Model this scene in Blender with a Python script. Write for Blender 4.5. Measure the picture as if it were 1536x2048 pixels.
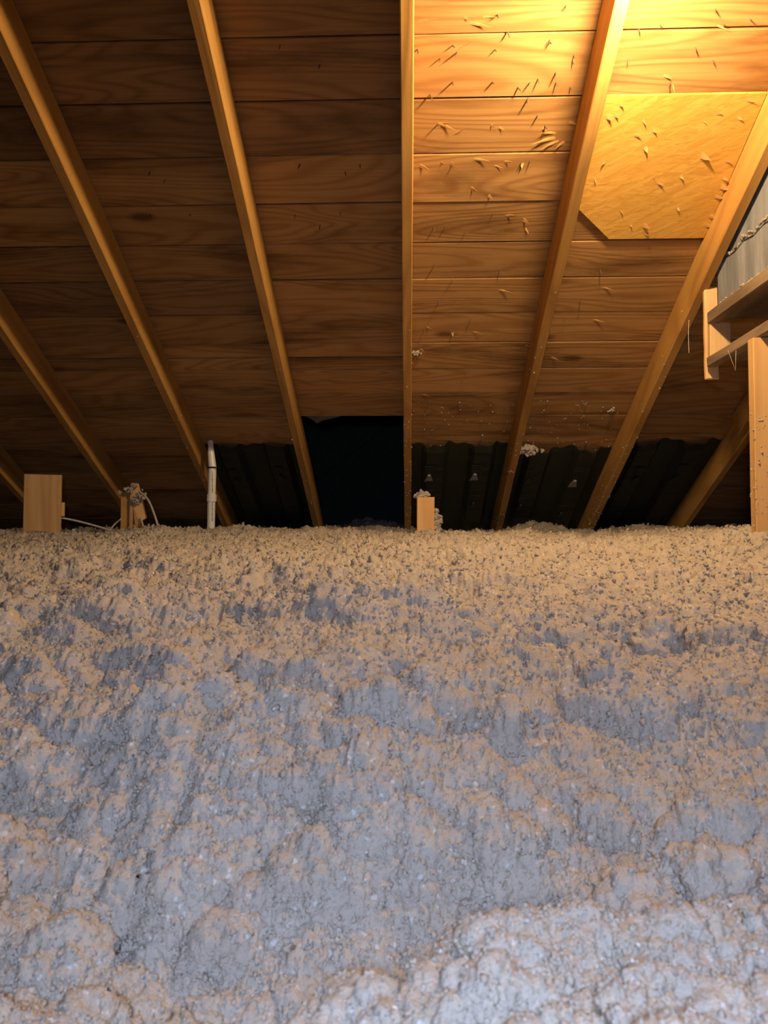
import bpy, math, random
import numpy as np
from mathutils import Matrix, Vector

for o in list(bpy.data.objects):
    bpy.data.objects.remove(o)
sc = bpy.context.scene
COL = sc.collection
rnd = random.Random(7)

# ------------------------------------------------------------------ camera
F = 1480.0                       # focal length in pixels of the 1536x2048 frame
ZC = 0.62                        # camera height above the joists
CAM = Vector((0, 0, ZC))
YAW, PITCH = math.radians(1.82), math.radians(2.13)
cd = bpy.data.cameras.new('camera')
cam = bpy.data.objects.new('camera', cd)
COL.objects.link(cam)
cd.sensor_fit = 'VERTICAL'
cd.sensor_height = 36.0
cd.lens = 36.0 * F / 2048.0
cd.clip_start = 0.02
cam.location = CAM
cam.rotation_euler = (math.pi / 2 + PITCH, 0, YAW)
cd.dof.use_dof = True
cd.dof.focus_distance = 3.4
cd.dof.aperture_fstop = 9.0
sc.camera = cam
CROT = cam.rotation_euler.to_matrix()

# ------------------------------------------------------------------ world, view, lamps
w = bpy.data.worlds.new('world')
sc.world = w
w.use_nodes = True
w.node_tree.nodes['Background'].inputs[0].default_value = (0.0, 0.0, 0.0, 1)
sc.view_settings.view_transform = 'Standard'
sc.view_settings.look = 'None'
sc.view_settings.exposure = 0.0
sc.view_settings.gamma = 1.0
sc.view_settings.use_curve_mapping = False

BULB_POWER = 1380.0               # emission strength of the bulb glass
FLASH_POWER = 60.0
# cool white torch held beside the camera, aimed at the insulation in front of it
fl = bpy.data.lights.new('torch_light', 'SPOT')
fl.energy = FLASH_POWER
fl.color = (0.53, 0.67, 1.0)
fl.spot_size = math.radians(128)
fl.spot_blend = 1.0
fl.shadow_soft_size = 0.05
flo = bpy.data.objects.new('torch_light', fl)
COL.objects.link(flo)
flo.location = (-0.02, -0.16, ZC + 0.10)
flo.rotation_euler = (Vector((0.0, 0.95, 0.30)) - Vector(flo.location)).to_track_quat('-Z', 'Y').to_euler()

# ------------------------------------------------------------------ frames and rays
TH = math.atan(0.5)
H_B, DEP, W_R, SP = 2.285, 0.150, 0.042, 0.61
CT, ST = math.cos(TH), math.sin(TH)
NV = Vector((0, ST, CT))
DV = Vector((0, CT, -ST))
O_R = CAM + NV * H_B
MROOF = Matrix(((1, 0, 0, O_R.x), (0, CT, ST, O_R.y), (0, -ST, CT, O_R.z), (0, 0, 0, 1)))

def ray(px, py):
    return CROT @ Vector(((px - 768) / F, (1024 - py) / F, -1.0))

def on_roof(px, py, d=DEP):
    r = ray(px, py)
    k = (H_B + d) / r.dot(NV)
    p = r * k
    return p.x, p.dot(DV)

def at_y(px, py, Y):
    r = ray(px, py)
    return CAM + r * (Y / r.y)

def at_x(px, py, X):
    r = ray(px, py)
    return CAM + r * (X / r.x)

# ------------------------------------------------------------------ materials
def new_mat(name):
    m = bpy.data.materials.new(name)
    m.use_nodes = True
    nt = m.node_tree
    return m, nt, nt.nodes['Principled BSDF']

class NT:
    def __init__(s, nt):
        s.nt = nt
    def n(s, t, **kw):
        nd = s.nt.nodes.new(t)
        for k, v in kw.items():
            setattr(nd, k, v)
        return nd
    def l(s, a, b):
        s.nt.links.new(a, b)
    def math(s, op, a, b=None, clamp=False):
        nd = s.n('ShaderNodeMath', operation=op, use_clamp=clamp)
        for i, v in enumerate((a, b)):
            if v is None:
                continue
            if isinstance(v, (int, float)):
                nd.inputs[i].default_value = v
            else:
                s.l(v, nd.inputs[i])
        return nd.outputs[0]
    def mapping(s, src, scale, loc=None):
        nd = s.n('ShaderNodeMapping')
        nd.inputs['Scale'].default_value = scale
        s.l(src, nd.inputs['Vector'])
        if loc is not None:
            s.l(loc, nd.inputs['Location'])
        return nd.outputs[0]
    def noise(s, vec, scale, detail=3, rough=0.5, dist=0.0):
        nd = s.n('ShaderNodeTexNoise')
        nd.inputs['Scale'].default_value = scale
        nd.inputs['Detail'].default_value = detail
        nd.inputs['Roughness'].default_value = rough
        nd.inputs['Distortion'].default_value = dist
        if vec is not None:
            s.l(vec, nd.inputs['Vector'])
        return nd.outputs['Fac']
    def ramp(s, fac, stops):
        nd = s.n('ShaderNodeValToRGB')
        el = nd.color_ramp.elements
        while len(el) < len(stops):
            el.new(0.5)
        for e, (p, c) in zip(el, stops):
            e.position = p
            e.color = (c[0], c[1], c[2], 1) if not isinstance(c, (int, float)) else (c, c, c, 1)
        s.l(fac, nd.inputs[0])
        return nd.outputs[0]
    def mix(s, fac, a, b, blend='MIX'):
        nd = s.n('ShaderNodeMix', data_type='RGBA', blend_type=blend)
        if isinstance(fac, (int, float)):
            nd.inputs[0].default_value = fac
        else:
            s.l(fac, nd.inputs[0])
        for i, v in ((6, a), (7, b)):
            if isinstance(v, tuple):
                nd.inputs[i].default_value = (v[0], v[1], v[2], 1)
            else:
                s.l(v, nd.inputs[i])
        return nd.outputs[2]
    def bump(s, h, strength, dist, out):
        nd = s.n('ShaderNodeBump')
        nd.inputs['Strength'].default_value = strength
        nd.inputs['Distance'].default_value = dist
        s.l(h, nd.inputs['Height'])
        s.l(nd.outputs[0], out)

def wood(name, light, dark, axis=0, rings=26, stain=0.5, weather=0.0, rough=0.62):
    """pine lumber: contour grain along one local axis, knots, streaky stains, different on every piece"""
    m, nt, bs = new_mat(name)
    q = NT(nt)
    tc = q.n('ShaderNodeTexCoord').outputs['Object']
    oi = q.n('ShaderNodeObjectInfo').outputs['Random']
    cx = q.n('ShaderNodeCombineXYZ')
    q.l(q.math('MULTIPLY', oi, 91.0), cx.inputs[0])
    q.l(q.math('MULTIPLY', oi, 57.0), cx.inputs[1])
    q.l(q.math('MULTIPLY', oi, 33.0), cx.inputs[2])
    loc = cx.outputs[0]
    def sc3(al, ac):
        v = [ac, ac, ac]
        v[axis] = al
        return tuple(v)
    v1 = q.mapping(tc, sc3(0.70, 5.0), loc)
    n1 = q.noise(v1, 1.0, 1.5, 0.4, 0.35)
    ring = q.math('SINE', q.math('MULTIPLY', n1, float(rings) * 3.0))
    ring = q.math('ADD', q.math('MULTIPLY', ring, 0.5), 0.5)
    ring = q.math('POWER', ring, 2.2)
    v2 = q.mapping(tc, sc3(2.5, 130.0), loc)
    fib = q.noise(v2, 1.0, 3, 0.6)
    v3 = q.mapping(tc, sc3(1.3, 7.0), loc)
    st = q.noise(v3, 1.0, 5, 0.62, 0.3)
    col = q.mix(q.math('MULTIPLY', ring, 0.55), light, dark)
    col = q.mix(q.math('MULTIPLY', q.ramp(fib, [(0.38, 0.0), (0.72, 1.0)]), 0.35), col, dark)
    sdark = (dark[0] * 0.30, dark[1] * 0.28, dark[2] * 0.3)
    col = q.mix(q.math('MULTIPLY', q.ramp(st, [(0.50, 0.0), (0.74, 1.0)]), stain), col, sdark)
    # knots
    vo = q.n('ShaderNodeTexVoronoi')
    vo.inputs['Scale'].default_value = 1.0
    q.l(q.mapping(tc, sc3(2.2, 5.2), loc), vo.inputs['Vector'])
    kn = q.ramp(vo.outputs['Distance'], [(0.06, 1.0), (0.15, 0.0)])
    sp = q.n('ShaderNodeSeparateColor')
    q.l(vo.outputs['Color'], sp.inputs[0])
    kn = q.math('MULTIPLY', kn, q.math('GREATER_THAN', sp.outputs[0], 0.80))
    col = q.mix(q.math('MULTIPLY', kn, 0.8), col, sdark)
    # every piece has its own tone
    br = q.math('ADD', q.math('MULTIPLY', q.math('FRACT', q.math('MULTIPLY', oi, 7.31)), 0.40), 0.78)
    hsv = q.n('ShaderNodeHueSaturation')
    q.l(br, hsv.inputs['Value'])
    q.l(col, hsv.inputs['Color'])
    col = hsv.outputs[0]
    if weather > 0:
        wn = q.noise(q.mapping(tc, sc3(3.0, 26.0), loc), 1.0, 4, 0.6)
        col = q.mix(q.math('MULTIPLY', q.ramp(wn, [(0.35, 0.0), (0.65, 1.0)]), weather), col, (0.21, 0.175, 0.13))
    q.l(col, bs.inputs['Base Color'])
    bs.inputs['Roughness'].default_value = rough
    bs.inputs['Specular IOR Level'].default_value = 0.28
    hgt = q.math('ADD', q.math('MULTIPLY', fib, 0.6), q.math('MULTIPLY', ring, 0.4))
    q.bump(hgt, 0.35, 0.0025, bs.inputs['Normal'])
    return m

def simple(name, col, rough=0.7, var=0.25, scale=20.0, bump=0.2, bdist=0.002, spec=0.3):
    m, nt, bs = new_mat(name)
    q = NT(nt)
    tc = q.n('ShaderNodeTexCoord').outputs['Object']
    n1 = q.noise(tc, scale, 5, 0.6)
    c = q.ramp(n1, [(0.3, tuple(x * (1 - var) for x in col)), (0.7, tuple(min(1, x * (1 + var)) for x in col))])
    q.l(c, bs.inputs['Base Color'])
    bs.inputs['Roughness'].default_value = rough
    bs.inputs['Specular IOR Level'].default_value = spec
    if bump > 0:
        q.bump(q.noise(tc, scale * 4, 4, 0.6), bump, bdist, bs.inputs['Normal'])
    return m

PINE_L, PINE_D = (0.44, 0.25, 0.092), (0.25, 0.105, 0.028)
M_BOARD = wood('pine_board', PINE_L, PINE_D, 0, 36, 0.80)
M_BOARD_DARK = wood('dark_board', (0.27, 0.15, 0.062), (0.14, 0.068, 0.026), 0, 36, 0.85)  # darker board tone, given to the upper left boards
M_RAFTER = wood('pine_rafter', (0.56, 0.31, 0.085), (0.36, 0.165, 0.038), 1, 12, 0.35)
M_POST = wood('pine_post', (0.82, 0.52, 0.23), (0.62, 0.34, 0.12), 2, 10, 0.12)
M_OLD = wood('weathered_lumber', (0.28, 0.20, 0.125), (0.11, 0.07, 0.04), 1, 14, 0.8, 0.4, 0.9)
M_STRIP = wood('pale_strip', (0.70, 0.47, 0.24), (0.50, 0.28, 0.11), 2, 10, 0.15)
M_FELT = simple('roofing_felt', (0.016, 0.015, 0.013), 0.9)
M_BLACKPLY = simple('dark_sheathing', (0.06, 0.065, 0.045), 0.9)  # plain dark plywood colour for the space beyond the open bay
M_STEEL = simple('nail_steel', (0.10, 0.075, 0.055), 0.5, 0.3, 60, 0, 0.001, 0.5)
M_PVC = simple('white_pvc', (0.88, 0.85, 0.78), 0.35, 0.04, 6, 0.0, 0.001, 0.5)
M_TIE = simple('black_tie', (0.02, 0.02, 0.02), 0.5)
M_CABLE = simple('dusty_white_cable', (0.55, 0.48, 0.40), 0.7, 0.2, 90, 0.2)
M_PORC = simple('white_porcelain', (0.8, 0.78, 0.72), 0.25, 0.03, 5, 0.0, 0.001, 0.5)
M_BAFFLE = simple('dark_green_plastic', (0.014, 0.020, 0.012), 0.55, 0.25, 9, 0.25, 0.004, 0.4)
M_GLINT = simple('glint_grey', (0.30, 0.31, 0.32), 0.5, 0.1, 30, 0)  # torch glint on some standoffs, put into a pale grey colour
M_MORTAR = simple('mortar_joint', (0.34, 0.29, 0.215), 0.95, 0.3, 60, 0.7, 0.006)
M_WEB = simple('cobweb', (0.5, 0.45, 0.38), 0.9, 0.1, 20, 0)
M_SPLINT = simple('raw_splinter_wood', (0.50, 0.29, 0.105), 0.8, 0.2, 60, 0.2)

def mk_cement():
    m, nt, bs = new_mat('grey_cement_parging')
    q = NT(nt)
    tc = q.n('ShaderNodeTexCoord').outputs['Object']
    a = q.noise(q.mapping(tc, (8, 14, 2.0)), 1.0, 6, 0.65)
    b = q.noise(q.mapping(tc, (60, 60, 8)), 1.0, 3, 0.6)
    c = q.ramp(a, [(0.30, (0.13, 0.14, 0.165)), (0.55, (0.25, 0.27, 0.31)), (0.75, (0.40, 0.42, 0.46))])
    c = q.mix(q.math('MULTIPLY', b, 0.35), c, (0.16, 0.16, 0.17))
    q.l(c, bs.inputs['Base Color'])
    bs.inputs['Roughness'].default_value = 0.95
    bs.inputs['Specular IOR Level'].default_value = 0.1
    q.bump(q.noise(tc, 55, 6, 0.7), 0.5, 0.006, bs.inputs['Normal'])
    return m
M_CEMENT = mk_cement()

def mk_osb():
    m, nt, bs = new_mat('oriented_strand_board')
    q = NT(nt)
    tc = q.n('ShaderNodeTexCoord').outputs['Object']
    wv = q.n('ShaderNodeTexNoise'); wv.inputs['Scale'].default_value = 5.0
    q.l(tc, wv.inputs['Vector'])
    hs = []
    col = None
    for i, (ang, s) in enumerate(((0.30, 1.0), (-0.12, 1.15), (0.62, 0.9))):
        mp = q.n('ShaderNodeMapping')
        mp.inputs['Rotation'].default_value = (0, 0, ang)
        mp.inputs['Location'].default_value = (3.1 * i, 1.7 * i, 0)
        q.l(tc, mp.inputs['Vector'])
        m2 = q.mapping(mp.outputs[0], (11 * s, 95 * s, 15))
        vo = q.n('ShaderNodeTexVoronoi')
        vo.inputs['Scale'].default_value = 1.0
        q.l(m2, vo.inputs['Vector'])
        sp = q.n('ShaderNodeSeparateColor'); q.l(vo.outputs['Color'], sp.inputs[0])
        hs.append(sp.outputs[0])
        fib = q.noise(q.mapping(mp.outputs[0], (10, 220, 10)), 1.0, 2, 0.5)
        cc = q.ramp(q.math('ADD', q.math('MULTIPLY', sp.outputs[1], 0.7), q.math('MULTIPLY', fib, 0.3)),
                    [(0.15, (0.58, 0.31, 0.055)), (0.5, (0.66, 0.37, 0.072)), (0.9, (0.73, 0.43, 0.10))])
        if col is None:
            col = cc
        else:
            sel = q.math('GREATER_THAN', sp.outputs[2], 0.55)
            col = q.mix(sel, col, cc)
    mp = q.n('ShaderNodeMapping'); mp.inputs['Rotation'].default_value = (0, 0, 0.22)
    q.l(tc, mp.inputs['Vector'])
    fine = q.noise(q.mapping(mp.outputs[0], (16, 150, 16)), 1.0, 4, 0.65, 0.6)
    col = q.mix(q.math('MULTIPLY', q.ramp(fine, [(0.56, 0.0), (0.70, 1.0)]), 0.55), col, (0.30, 0.13, 0.02))
    q.l(col, bs.inputs['Base Color'])
    bs.inputs['Roughness'].default_value = 0.6
    h = q.math('ADD', q.math('MAXIMUM', hs[0], hs[1]), hs[2])
    q.bump(h, 1.0, 0.007, bs.inputs['Normal'])
    return m
M_OSB = mk_osb()

def mk_insul():
    m, nt, bs = new_mat('blown_cellulose')
    q = NT(nt)
    tc = q.n('ShaderNodeTexCoord').outputs['Object']
    a = q.noise(tc, 14, 4, 0.6)
    b = q.noise(tc, 160, 4, 0.75)
    c = q.ramp(a, [(0.3, (0.53, 0.465, 0.385)), (0.7, (0.62, 0.55, 0.46))])
    c = q.mix(q.ramp(b, [(0.34, 0.35), (0.46, 0.0)]), c, (0.30, 0.275, 0.255))
    vo = q.n('ShaderNodeTexVoronoi'); vo.inputs['Scale'].default_value = 210.0
    q.l(tc, vo.inputs['Vector'])
    sp = q.n('ShaderNodeSeparateColor'); q.l(vo.outputs['Color'], sp.inputs[0])
    fl_ = q.math('GREATER_THAN', sp.outputs[0], 0.984)
    c = q.mix(q.math('MULTIPLY', fl_, 0.6), c, (0.85, 0.84, 0.82))
    q.l(c, bs.inputs['Base Color'])
    bs.inputs['Roughness'].default_value = 1.0
    bs.inputs['Specular IOR Level'].default_value = 0.05
    h = q.math('ADD', q.noise(tc, 330, 3, 0.75), q.math('MULTIPLY', q.noise(tc, 120, 3, 0.65), 1.4))
    q.bump(h, 0.8, 0.005, bs.inputs['Normal'])
    return m
M_INS = mk_insul()

# ------------------------------------------------------------------ object helpers
def mesh_obj(name, verts, faces, mat, parent=None, matrix=None, smooth=False):
    me = bpy.data.meshes.new(name)
    me.from_pydata([tuple(v) for v in verts], [], faces)
    me.materials.append(mat)
    if smooth:
        me.polygons.foreach_set('use_smooth', [True] * len(me.polygons))
    me.update()
    o = bpy.data.objects.new(name, me)
    COL.objects.link(o)
    if matrix is not None:
        o.matrix_local = matrix
    if parent is not None:
        o.parent = parent
    return o

def np_obj(name, V, Fq, mat, parent=None, smooth=True):
    me = bpy.data.meshes.new(name)
    V = np.asarray(V, dtype=np.float32)
    Fq = np.asarray(Fq, dtype=np.int32)
    k = Fq.shape[1]
    me.vertices.add(len(V)); me.vertices.foreach_set('co', V.ravel())
    me.loops.add(Fq.size); me.loops.foreach_set('vertex_index', Fq.ravel())
    me.polygons.add(len(Fq)); me.polygons.foreach_set('loop_start', np.arange(0, Fq.size, k, dtype=np.int32))
    if smooth:
        me.polygons.foreach_set('use_smooth', np.ones(len(Fq), dtype=bool))
    me.materials.append(mat)
    me.update(calc_edges=True)
    me.validate()
    o = bpy.data.objects.new(name, me)
    COL.objects.link(o)
    if parent is not None:
        o.parent = parent
    return o

def tag(o, label=None, cat=None, group=None, kind=None):
    for k, v in (('label', label), ('category', cat), ('group', group), ('kind', kind)):
        if v:
            o[k] = v
    return o

def empty(name, loc, label, cat, group=None):
    o = bpy.data.objects.new(name, None)
    COL.objects.link(o)
    o.location = loc
    o.empty_display_size = 0.05
    return tag(o, label, cat, group)

def bar(length, w, h, ch=0.003, seg=1, wob=0.0, r=rnd, axis=0, ends=0.0):
    """chamfered lumber centred on the origin: length along axis, octagon cross-section; seg stations with wobble"""
    prof = [(-w/2+ch, -h/2), (w/2-ch, -h/2), (w/2, -h/2+ch), (w/2, h/2-ch), (w/2-ch, h/2), (-w/2+ch, h/2), (-w/2, h/2-ch), (-w/2, -h/2+ch)]
    V, Fc = [], []
    for i in range(seg + 1):
        a = -length/2 + length*i/seg
        o1, o2 = r.uniform(-wob, wob), r.uniform(-wob, wob)
        for (p, q_) in prof:
            aa = a + (r.uniform(-ends, ends) if i in (0, seg) else 0)
            c = (aa, p + o1, q_ + o2)
            if axis == 1:
                c = (p + o1, aa, q_ + o2)
            elif axis == 2:
                c = (p + o1, q_ + o2, aa)
            V.append(c)
    for i in range(seg):
        for k in range(8):
            b, n = i*8, (i+1)*8
            f = (b+k, b+(k+1) % 8, n+(k+1) % 8, n+k)
            Fc.append(f if axis == 1 else f[::-1])
    e1, e2 = tuple(range(7, -1, -1)), tuple(range(seg*8, seg*8+8))
    if axis != 1:
        e1, e2 = e1[::-1], e2[::-1]
    Fc += [e1, e2]
    return V, Fc

def tube(pts, rad, sides=8, closed=True):
    V, Fc = [], []
    P = [Vector(p) for p in pts]
    n = len(P)
    rr = rad if isinstance(rad, (list, tuple)) else [rad]*n
    for i in range(n):
        d = (P[min(i+1, n-1)] - P[max(i-1, 0)]).normalized()
        up = Vector((0, 0, 1)) if abs(d.z) < 0.9 else Vector((1, 0, 0))
        a = d.cross(up).normalized(); b = d.cross(a)
        for k in range(sides):
            an = 2*math.pi*k/sides
            V.append(P[i] + (a*math.cos(an) + b*math.sin(an))*rr[i])
    for i in range(n-1):
        for k in range(sides):
            Fc.append((i*sides+k, (i+1)*sides+k, (i+1)*sides+(k+1) % sides, i*sides+(k+1) % sides))
    if closed:
        Fc += [tuple(range(sides)), tuple(range((n-1)*sides, n*sides))[::-1]]
    return V, Fc

def spline(pts, n=14):
    P = [Vector(p) for p in pts]
    P = [P[0]*2 - P[1]] + P + [P[-1]*2 - P[-2]]
    out = []
    for i in range(1, len(P)-2):
        for k in range(n):
            t = k/n
            a, b, c, d = P[i-1], P[i], P[i+1], P[i+2]
            out.append(0.5*((2*b) + (c-a)*t + (2*a-5*b+4*c-d)*t*t + (3*b-a-3*c+d)*t*t*t))
    out.append(P[-2])
    return out

T3 = Matrix.Translation
# ------------------------------------------------------------------ numpy noise
def hsh(ix, iy, iz, seed):
    h = (ix.astype(np.uint32)*np.uint32(374761393) ^ iy.astype(np.uint32)*np.uint32(668265263) ^ iz.astype(np.uint32)*np.uint32(2246822519)) + np.uint32((seed*3266489917) & 0xffffffff)
    h = (h ^ (h >> np.uint32(15)))*np.uint32(2246822519)
    h = (h ^ (h >> np.uint32(13)))*np.uint32(3266489917)
    return h ^ (h >> np.uint32(16))

def perlin(x, y, seed=0):
    xi, yi = np.floor(x).astype(np.int64), np.floor(y).astype(np.int64)
    fx, fy = (x-xi), (y-yi)
    u, v = fx*fx*fx*(fx*(fx*6-15)+10), fy*fy*fy*(fy*(fy*6-15)+10)
    z = np.zeros_like(xi)
    def g(ix, iy, dx, dy):
        a = hsh(ix, iy, z, seed).astype(np.float64)*(2*math.pi/4294967296.0)
        return np.cos(a)*dx + np.sin(a)*dy
    a, b = g(xi, yi, fx, fy), g(xi+1, yi, fx-1, fy)
    c, d = g(xi, yi+1, fx, fy-1), g(xi+1, yi+1, fx-1, fy-1)
    return ((a+(b-a)*u) + ((c+(d-c)*u) - (a+(b-a)*u))*v)*1.5

def worley(x, y, z, seed=0):
    """distance to the nearest jittered point, 8 cells"""
    bx, by, bz = np.floor(x-0.5).astype(np.int64), np.floor(y-0.5).astype(np.int64), np.floor(z-0.5).astype(np.int64)
    best = np.full(x.shape, 9.0)
    for i in (0, 1):
        for j in (0, 1):
            for k in (0, 1):
                cx, cy, cz = bx+i, by+j, bz+k
                h = hsh(cx, cy, cz, seed)
                px = cx + 0.2 + 0.6*((h & np.uint32(1023)).astype(np.float64)/1023)
                py = cy + 0.2 + 0.6*(((h >> np.uint32(10)) & np.uint32(1023)).astype(np.float64)/1023)
                pz = cz + 0.2 + 0.6*(((h >> np.uint32(20)) & np.uint32(1023)).astype(np.float64)/1023)
                best = np.minimum(best, (px-x)**2 + (py-y)**2 + (pz-z)**2)
    return np.sqrt(best)

def blob(d):
    return np.sqrt(np.clip(1 - (d/0.95)**2, 0, 1))

# ------------------------------------------------------------------ the roof: felt deck, boards
VP_NOTE = None
xs_mid = 860
J = [70, 198, 308, 405, 486, 558, 627, 686, 738, 787, 832, 872]
T = [on_roof(xs_mid, y)[1] for y in J]
while T[0] > -1.75:
    T.insert(0, T[0] - 0.203)
N_TOP = len(T) - len(J)
while T[-1] < 5.35:
    T.append(T[-1] + 0.2)
X0, X1 = -3.40, 3.30
T_OPEN = on_roof(700, 829)[1]                    # the open bay starts here
T_RIDGE = T[0]

def slab(name, x0, x1, t0, t1, d0, d1, mat, parent=None, matrix=MROOF):
    V = [(x, t, d) for d in (d0, d1) for t in (t0, t1) for x in (x0, x1)]
    Fc = [(0, 2, 3, 1), (4, 5, 7, 6), (0, 1, 5, 4), (2, 6, 7, 3), (0, 4, 6, 2), (1, 3, 7, 5)]
    return mesh_obj(name, V, Fc, mat, parent, matrix)

D_F = DEP + 0.026
fx = [X0, -SP + 0.01, -0.01, X1]
V, Fc = [], []
for (a, b, c, d) in ((X0, X1, T_RIDGE, T_OPEN), (X0, -SP, T_OPEN, 5.5), (0.0, X1, T_OPEN, 5.5)):
    k = len(V)
    V += [(x, t, z) for z in (D_F, D_F+0.012) for t in (c, d) for x in (a, b)]
    Fc += [tuple(k+i for i in f) for f in ((0, 2, 3, 1), (4, 5, 7, 6), (0, 1, 5, 4), (2, 6, 7, 3), (0, 4, 6, 2), (1, 3, 7, 5))]
ceiling = mesh_obj('ceiling', V, Fc, M_FELT, None, MROOF)
tag(ceiling, 'sloping roof deck of wide brown pine boards above the rafters', None, None, 'structure')

boards = []                                       # (x0,x1,t0,t1,obj,dface)
def add_board(x0, x1, t0, t1, parent, store=True, gap=0.0022, mat=None):
    L, Wd = x1-x0, t1-t0
    Vb, Fb = bar(L-0.003, Wd-2*gap, 0.020, 0.0025, 6, 0.0, rnd, 0)
    # slight cup and bow, so the edges are not ruler straight
    ph, am = rnd.uniform(0, 6), rnd.uniform(0.0003, 0.0016)
    Vb = [(x, y + am*math.sin(x*2.1+ph), z) for (x, y, z) in Vb]
    proud = rnd.uniform(-0.0035, 0.003)
    c = Vector(((x0+x1)/2, (t0+t1)/2, DEP + 0.0115 + proud))
    o = mesh_obj('board', Vb, Fb, mat or M_BOARD, parent, T3(c) @ Matrix.Rotation(rnd.uniform(-0.0012, 0.0012), 4, 'Z') @ Matrix.Rotation(rnd.uniform(-0.012, 0.012), 4, 'X'))
    if store:
        boards.append((x0, x1, t0, t1, o, c))
    return o

RX = [SP*i for i in range(-5, 6)]
for i in range(len(T)-1):
    t0, t1 = T[i], T[i+1]
    if t0 > T_OPEN - 0.03:
        cuts = [X0, -SP, None, 0.0, X1]
        segs = [(X0, -SP), (0.0, X1)]
    else:
        brk = sorted(rnd.sample([-2*SP, -SP, 0.0, SP, 2*SP, 3*SP], rnd.choice([1, 2, 2])))
        if (rnd.random() < 0.55 or t1 < T[N_TOP+2] + 0.01) and 0.0 not in brk:
            brk = sorted(brk + [0.0])
        pts = [X0] + brk + [X1]
        segs = list(zip(pts[:-1], pts[1:]))
    for (a, b) in segs:
        if abs(J[7]-686) < 1 and i == N_TOP + 7 and a < 0:
            if b > 0:
                add_board(0.0, b, t0, t1, ceiling); b = 0.0
            tm = t0 + (t1-t0)*0.52
            add_board(a, b, t0, tm, ceiling); add_board(a, b, tm, t1, ceiling)
        else:
            add_board(a, b, t0, t1, ceiling, True, 0.0022, M_BOARD_DARK if (b <= 0.01 and t1 < T[N_TOP+2] + 0.01) or (b <= -SP+0.01 and i == N_TOP+5) else None)

# the other slope, behind the ridge: an unseen slab added for bounce light
P_R = MROOF @ Vector((0, T_RIDGE, DEP))
MB = Matrix(((1, 0, 0, 0), (0, -CT, -ST, P_R.y - 0.01), (0, -ST, CT, P_R.z - DEP*CT), (0, 0, 0, 1)))
back = slab('ceiling_back', X0, X1, -0.05, 3.4, DEP, DEP+0.02, M_BOARD, None, MB)
tag(back, 'unseen second slope of the roof deck behind the ridge, added for bounce light', None, None, 'structure')
# ------------------------------------------------------------------ rafters
RLAB = {-4: 'dim brown rafter that meets the insulation behind the wide wooden block',
        -3: 'brown rafter running down behind the broken stub with the drooping cables',
        -2: 'orange lit rafter running down to the white plastic pipe',
        -1: 'lit rafter with a dark split, between the white pipe and the black open bay',
        0: 'speckled brown rafter behind the short stub, dividing dark boards from bright boards',
        1: 'rafter carrying the lamp, its underside glaring yellow white under the bulb',
        2: 'rafter along the strand board panel and the grey chimney',
        3: 'dim rafter behind the chimney frame with a doubled wider upper part'}
rafters = {}
def crumbs_mesh(points, rmin, rmax, r, flat=1.0):
    t = (1+5**0.5)/2
    ico = np.array([(-1, t, 0), (1, t, 0), (-1, -t, 0), (1, -t, 0), (0, -1, t), (0, 1, t), (0, -1, -t), (0, 1, -t), (t, 0, -1), (t, 0, 1), (-t, 0, -1), (-t, 0, 1)])/1.9
    fi = np.array([(0, 11, 5), (0, 5, 1), (0, 1, 7), (0, 7, 10), (0, 10, 11), (1, 5, 9), (5, 11, 4), (11, 10, 2), (10, 7, 6), (7, 1, 8), (3, 9, 4), (3, 4, 2), (3, 2, 6), (3, 6, 8), (3, 8, 9), (4, 9, 5), (2, 4, 11), (6, 2, 10), (8, 6, 7), (9, 8, 1)])
    n = len(points)
    rg = np.random.default_rng(r)
    s = rg.uniform(rmin, rmax, (n, 1, 1))*rg.uniform(0.55, 1.4, (n, 1, 3))
    V_ = ico[None]*(1+rg.uniform(-0.38, 0.38, (n, 12, 1)))*s + np.asarray(points)[:, None, :]
    F_ = fi[None] + (np.arange(n)*12)[:, None, None]
    return V_.reshape(-1, 3), F_.reshape(-1, 3)

for k in range(-4, 5):
    t0, t1 = T_RIDGE, 5.35
    L = t1-t0
    Vb, Fb = bar(L, W_R, DEP, 0.0035, 22, 0.0012, rnd, 1)
    if k in RLAB:
        o = mesh_obj('rafter', Vb, Fb, M_RAFTER, None, MROOF @ T3((SP*k, (t0+t1)/2, DEP/2 - 0.001)))
        tag(o, RLAB[k], 'rafter', 'roof rafters')
        rafters[k] = o
# dust crumbs clinging to the lower rafters
for k, n in ((-2, 40), (-1, 25), (0, 170), (1, 80), (2, 170)):
    pts = []
    c = MROOF.inverted() @ rafters[k].matrix_world.translation if False else None
    tmid = (T_RIDGE+5.35)/2
    for i in range(n):
        t = 5.0 - 3.2*abs(rnd.gauss(0, 0.42))
        if t < 2.2:
            continue
        if rnd.random() < 0.6:
            p = (rnd.uniform(-W_R/2, W_R/2), t-tmid, -DEP/2 - 0.001)
        else:
            sgn = -1 if k > 0 else 1
            p = (sgn*(W_R/2+0.001), t-tmid, rnd.uniform(-DEP/2, -DEP/2+0.07))
        pts.append(p)
    V_, F_ = crumbs_mesh(pts, 0.0012, 0.0042, 50+k)
    o = np_obj('dust_crumbs', V_, F_, M_INS, rafters[k])
    tag(o, 'pale insulation dust clinging to the wood', None, None, 'stuff')
# doubled piece on the rafter behind the chimney frame
xa, ta = on_roof(1452, 875, 0.0)
Vb, Fb = bar(2.2, 0.04, 0.13, 0.003, 6, 0.001, rnd, 1)
mesh_obj('sister_board', Vb, Fb, M_RAFTER, rafters[3], T3((-W_R/2-0.021, ta-1.1-(T_RIDGE+5.35)/2, 0.0)))
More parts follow.
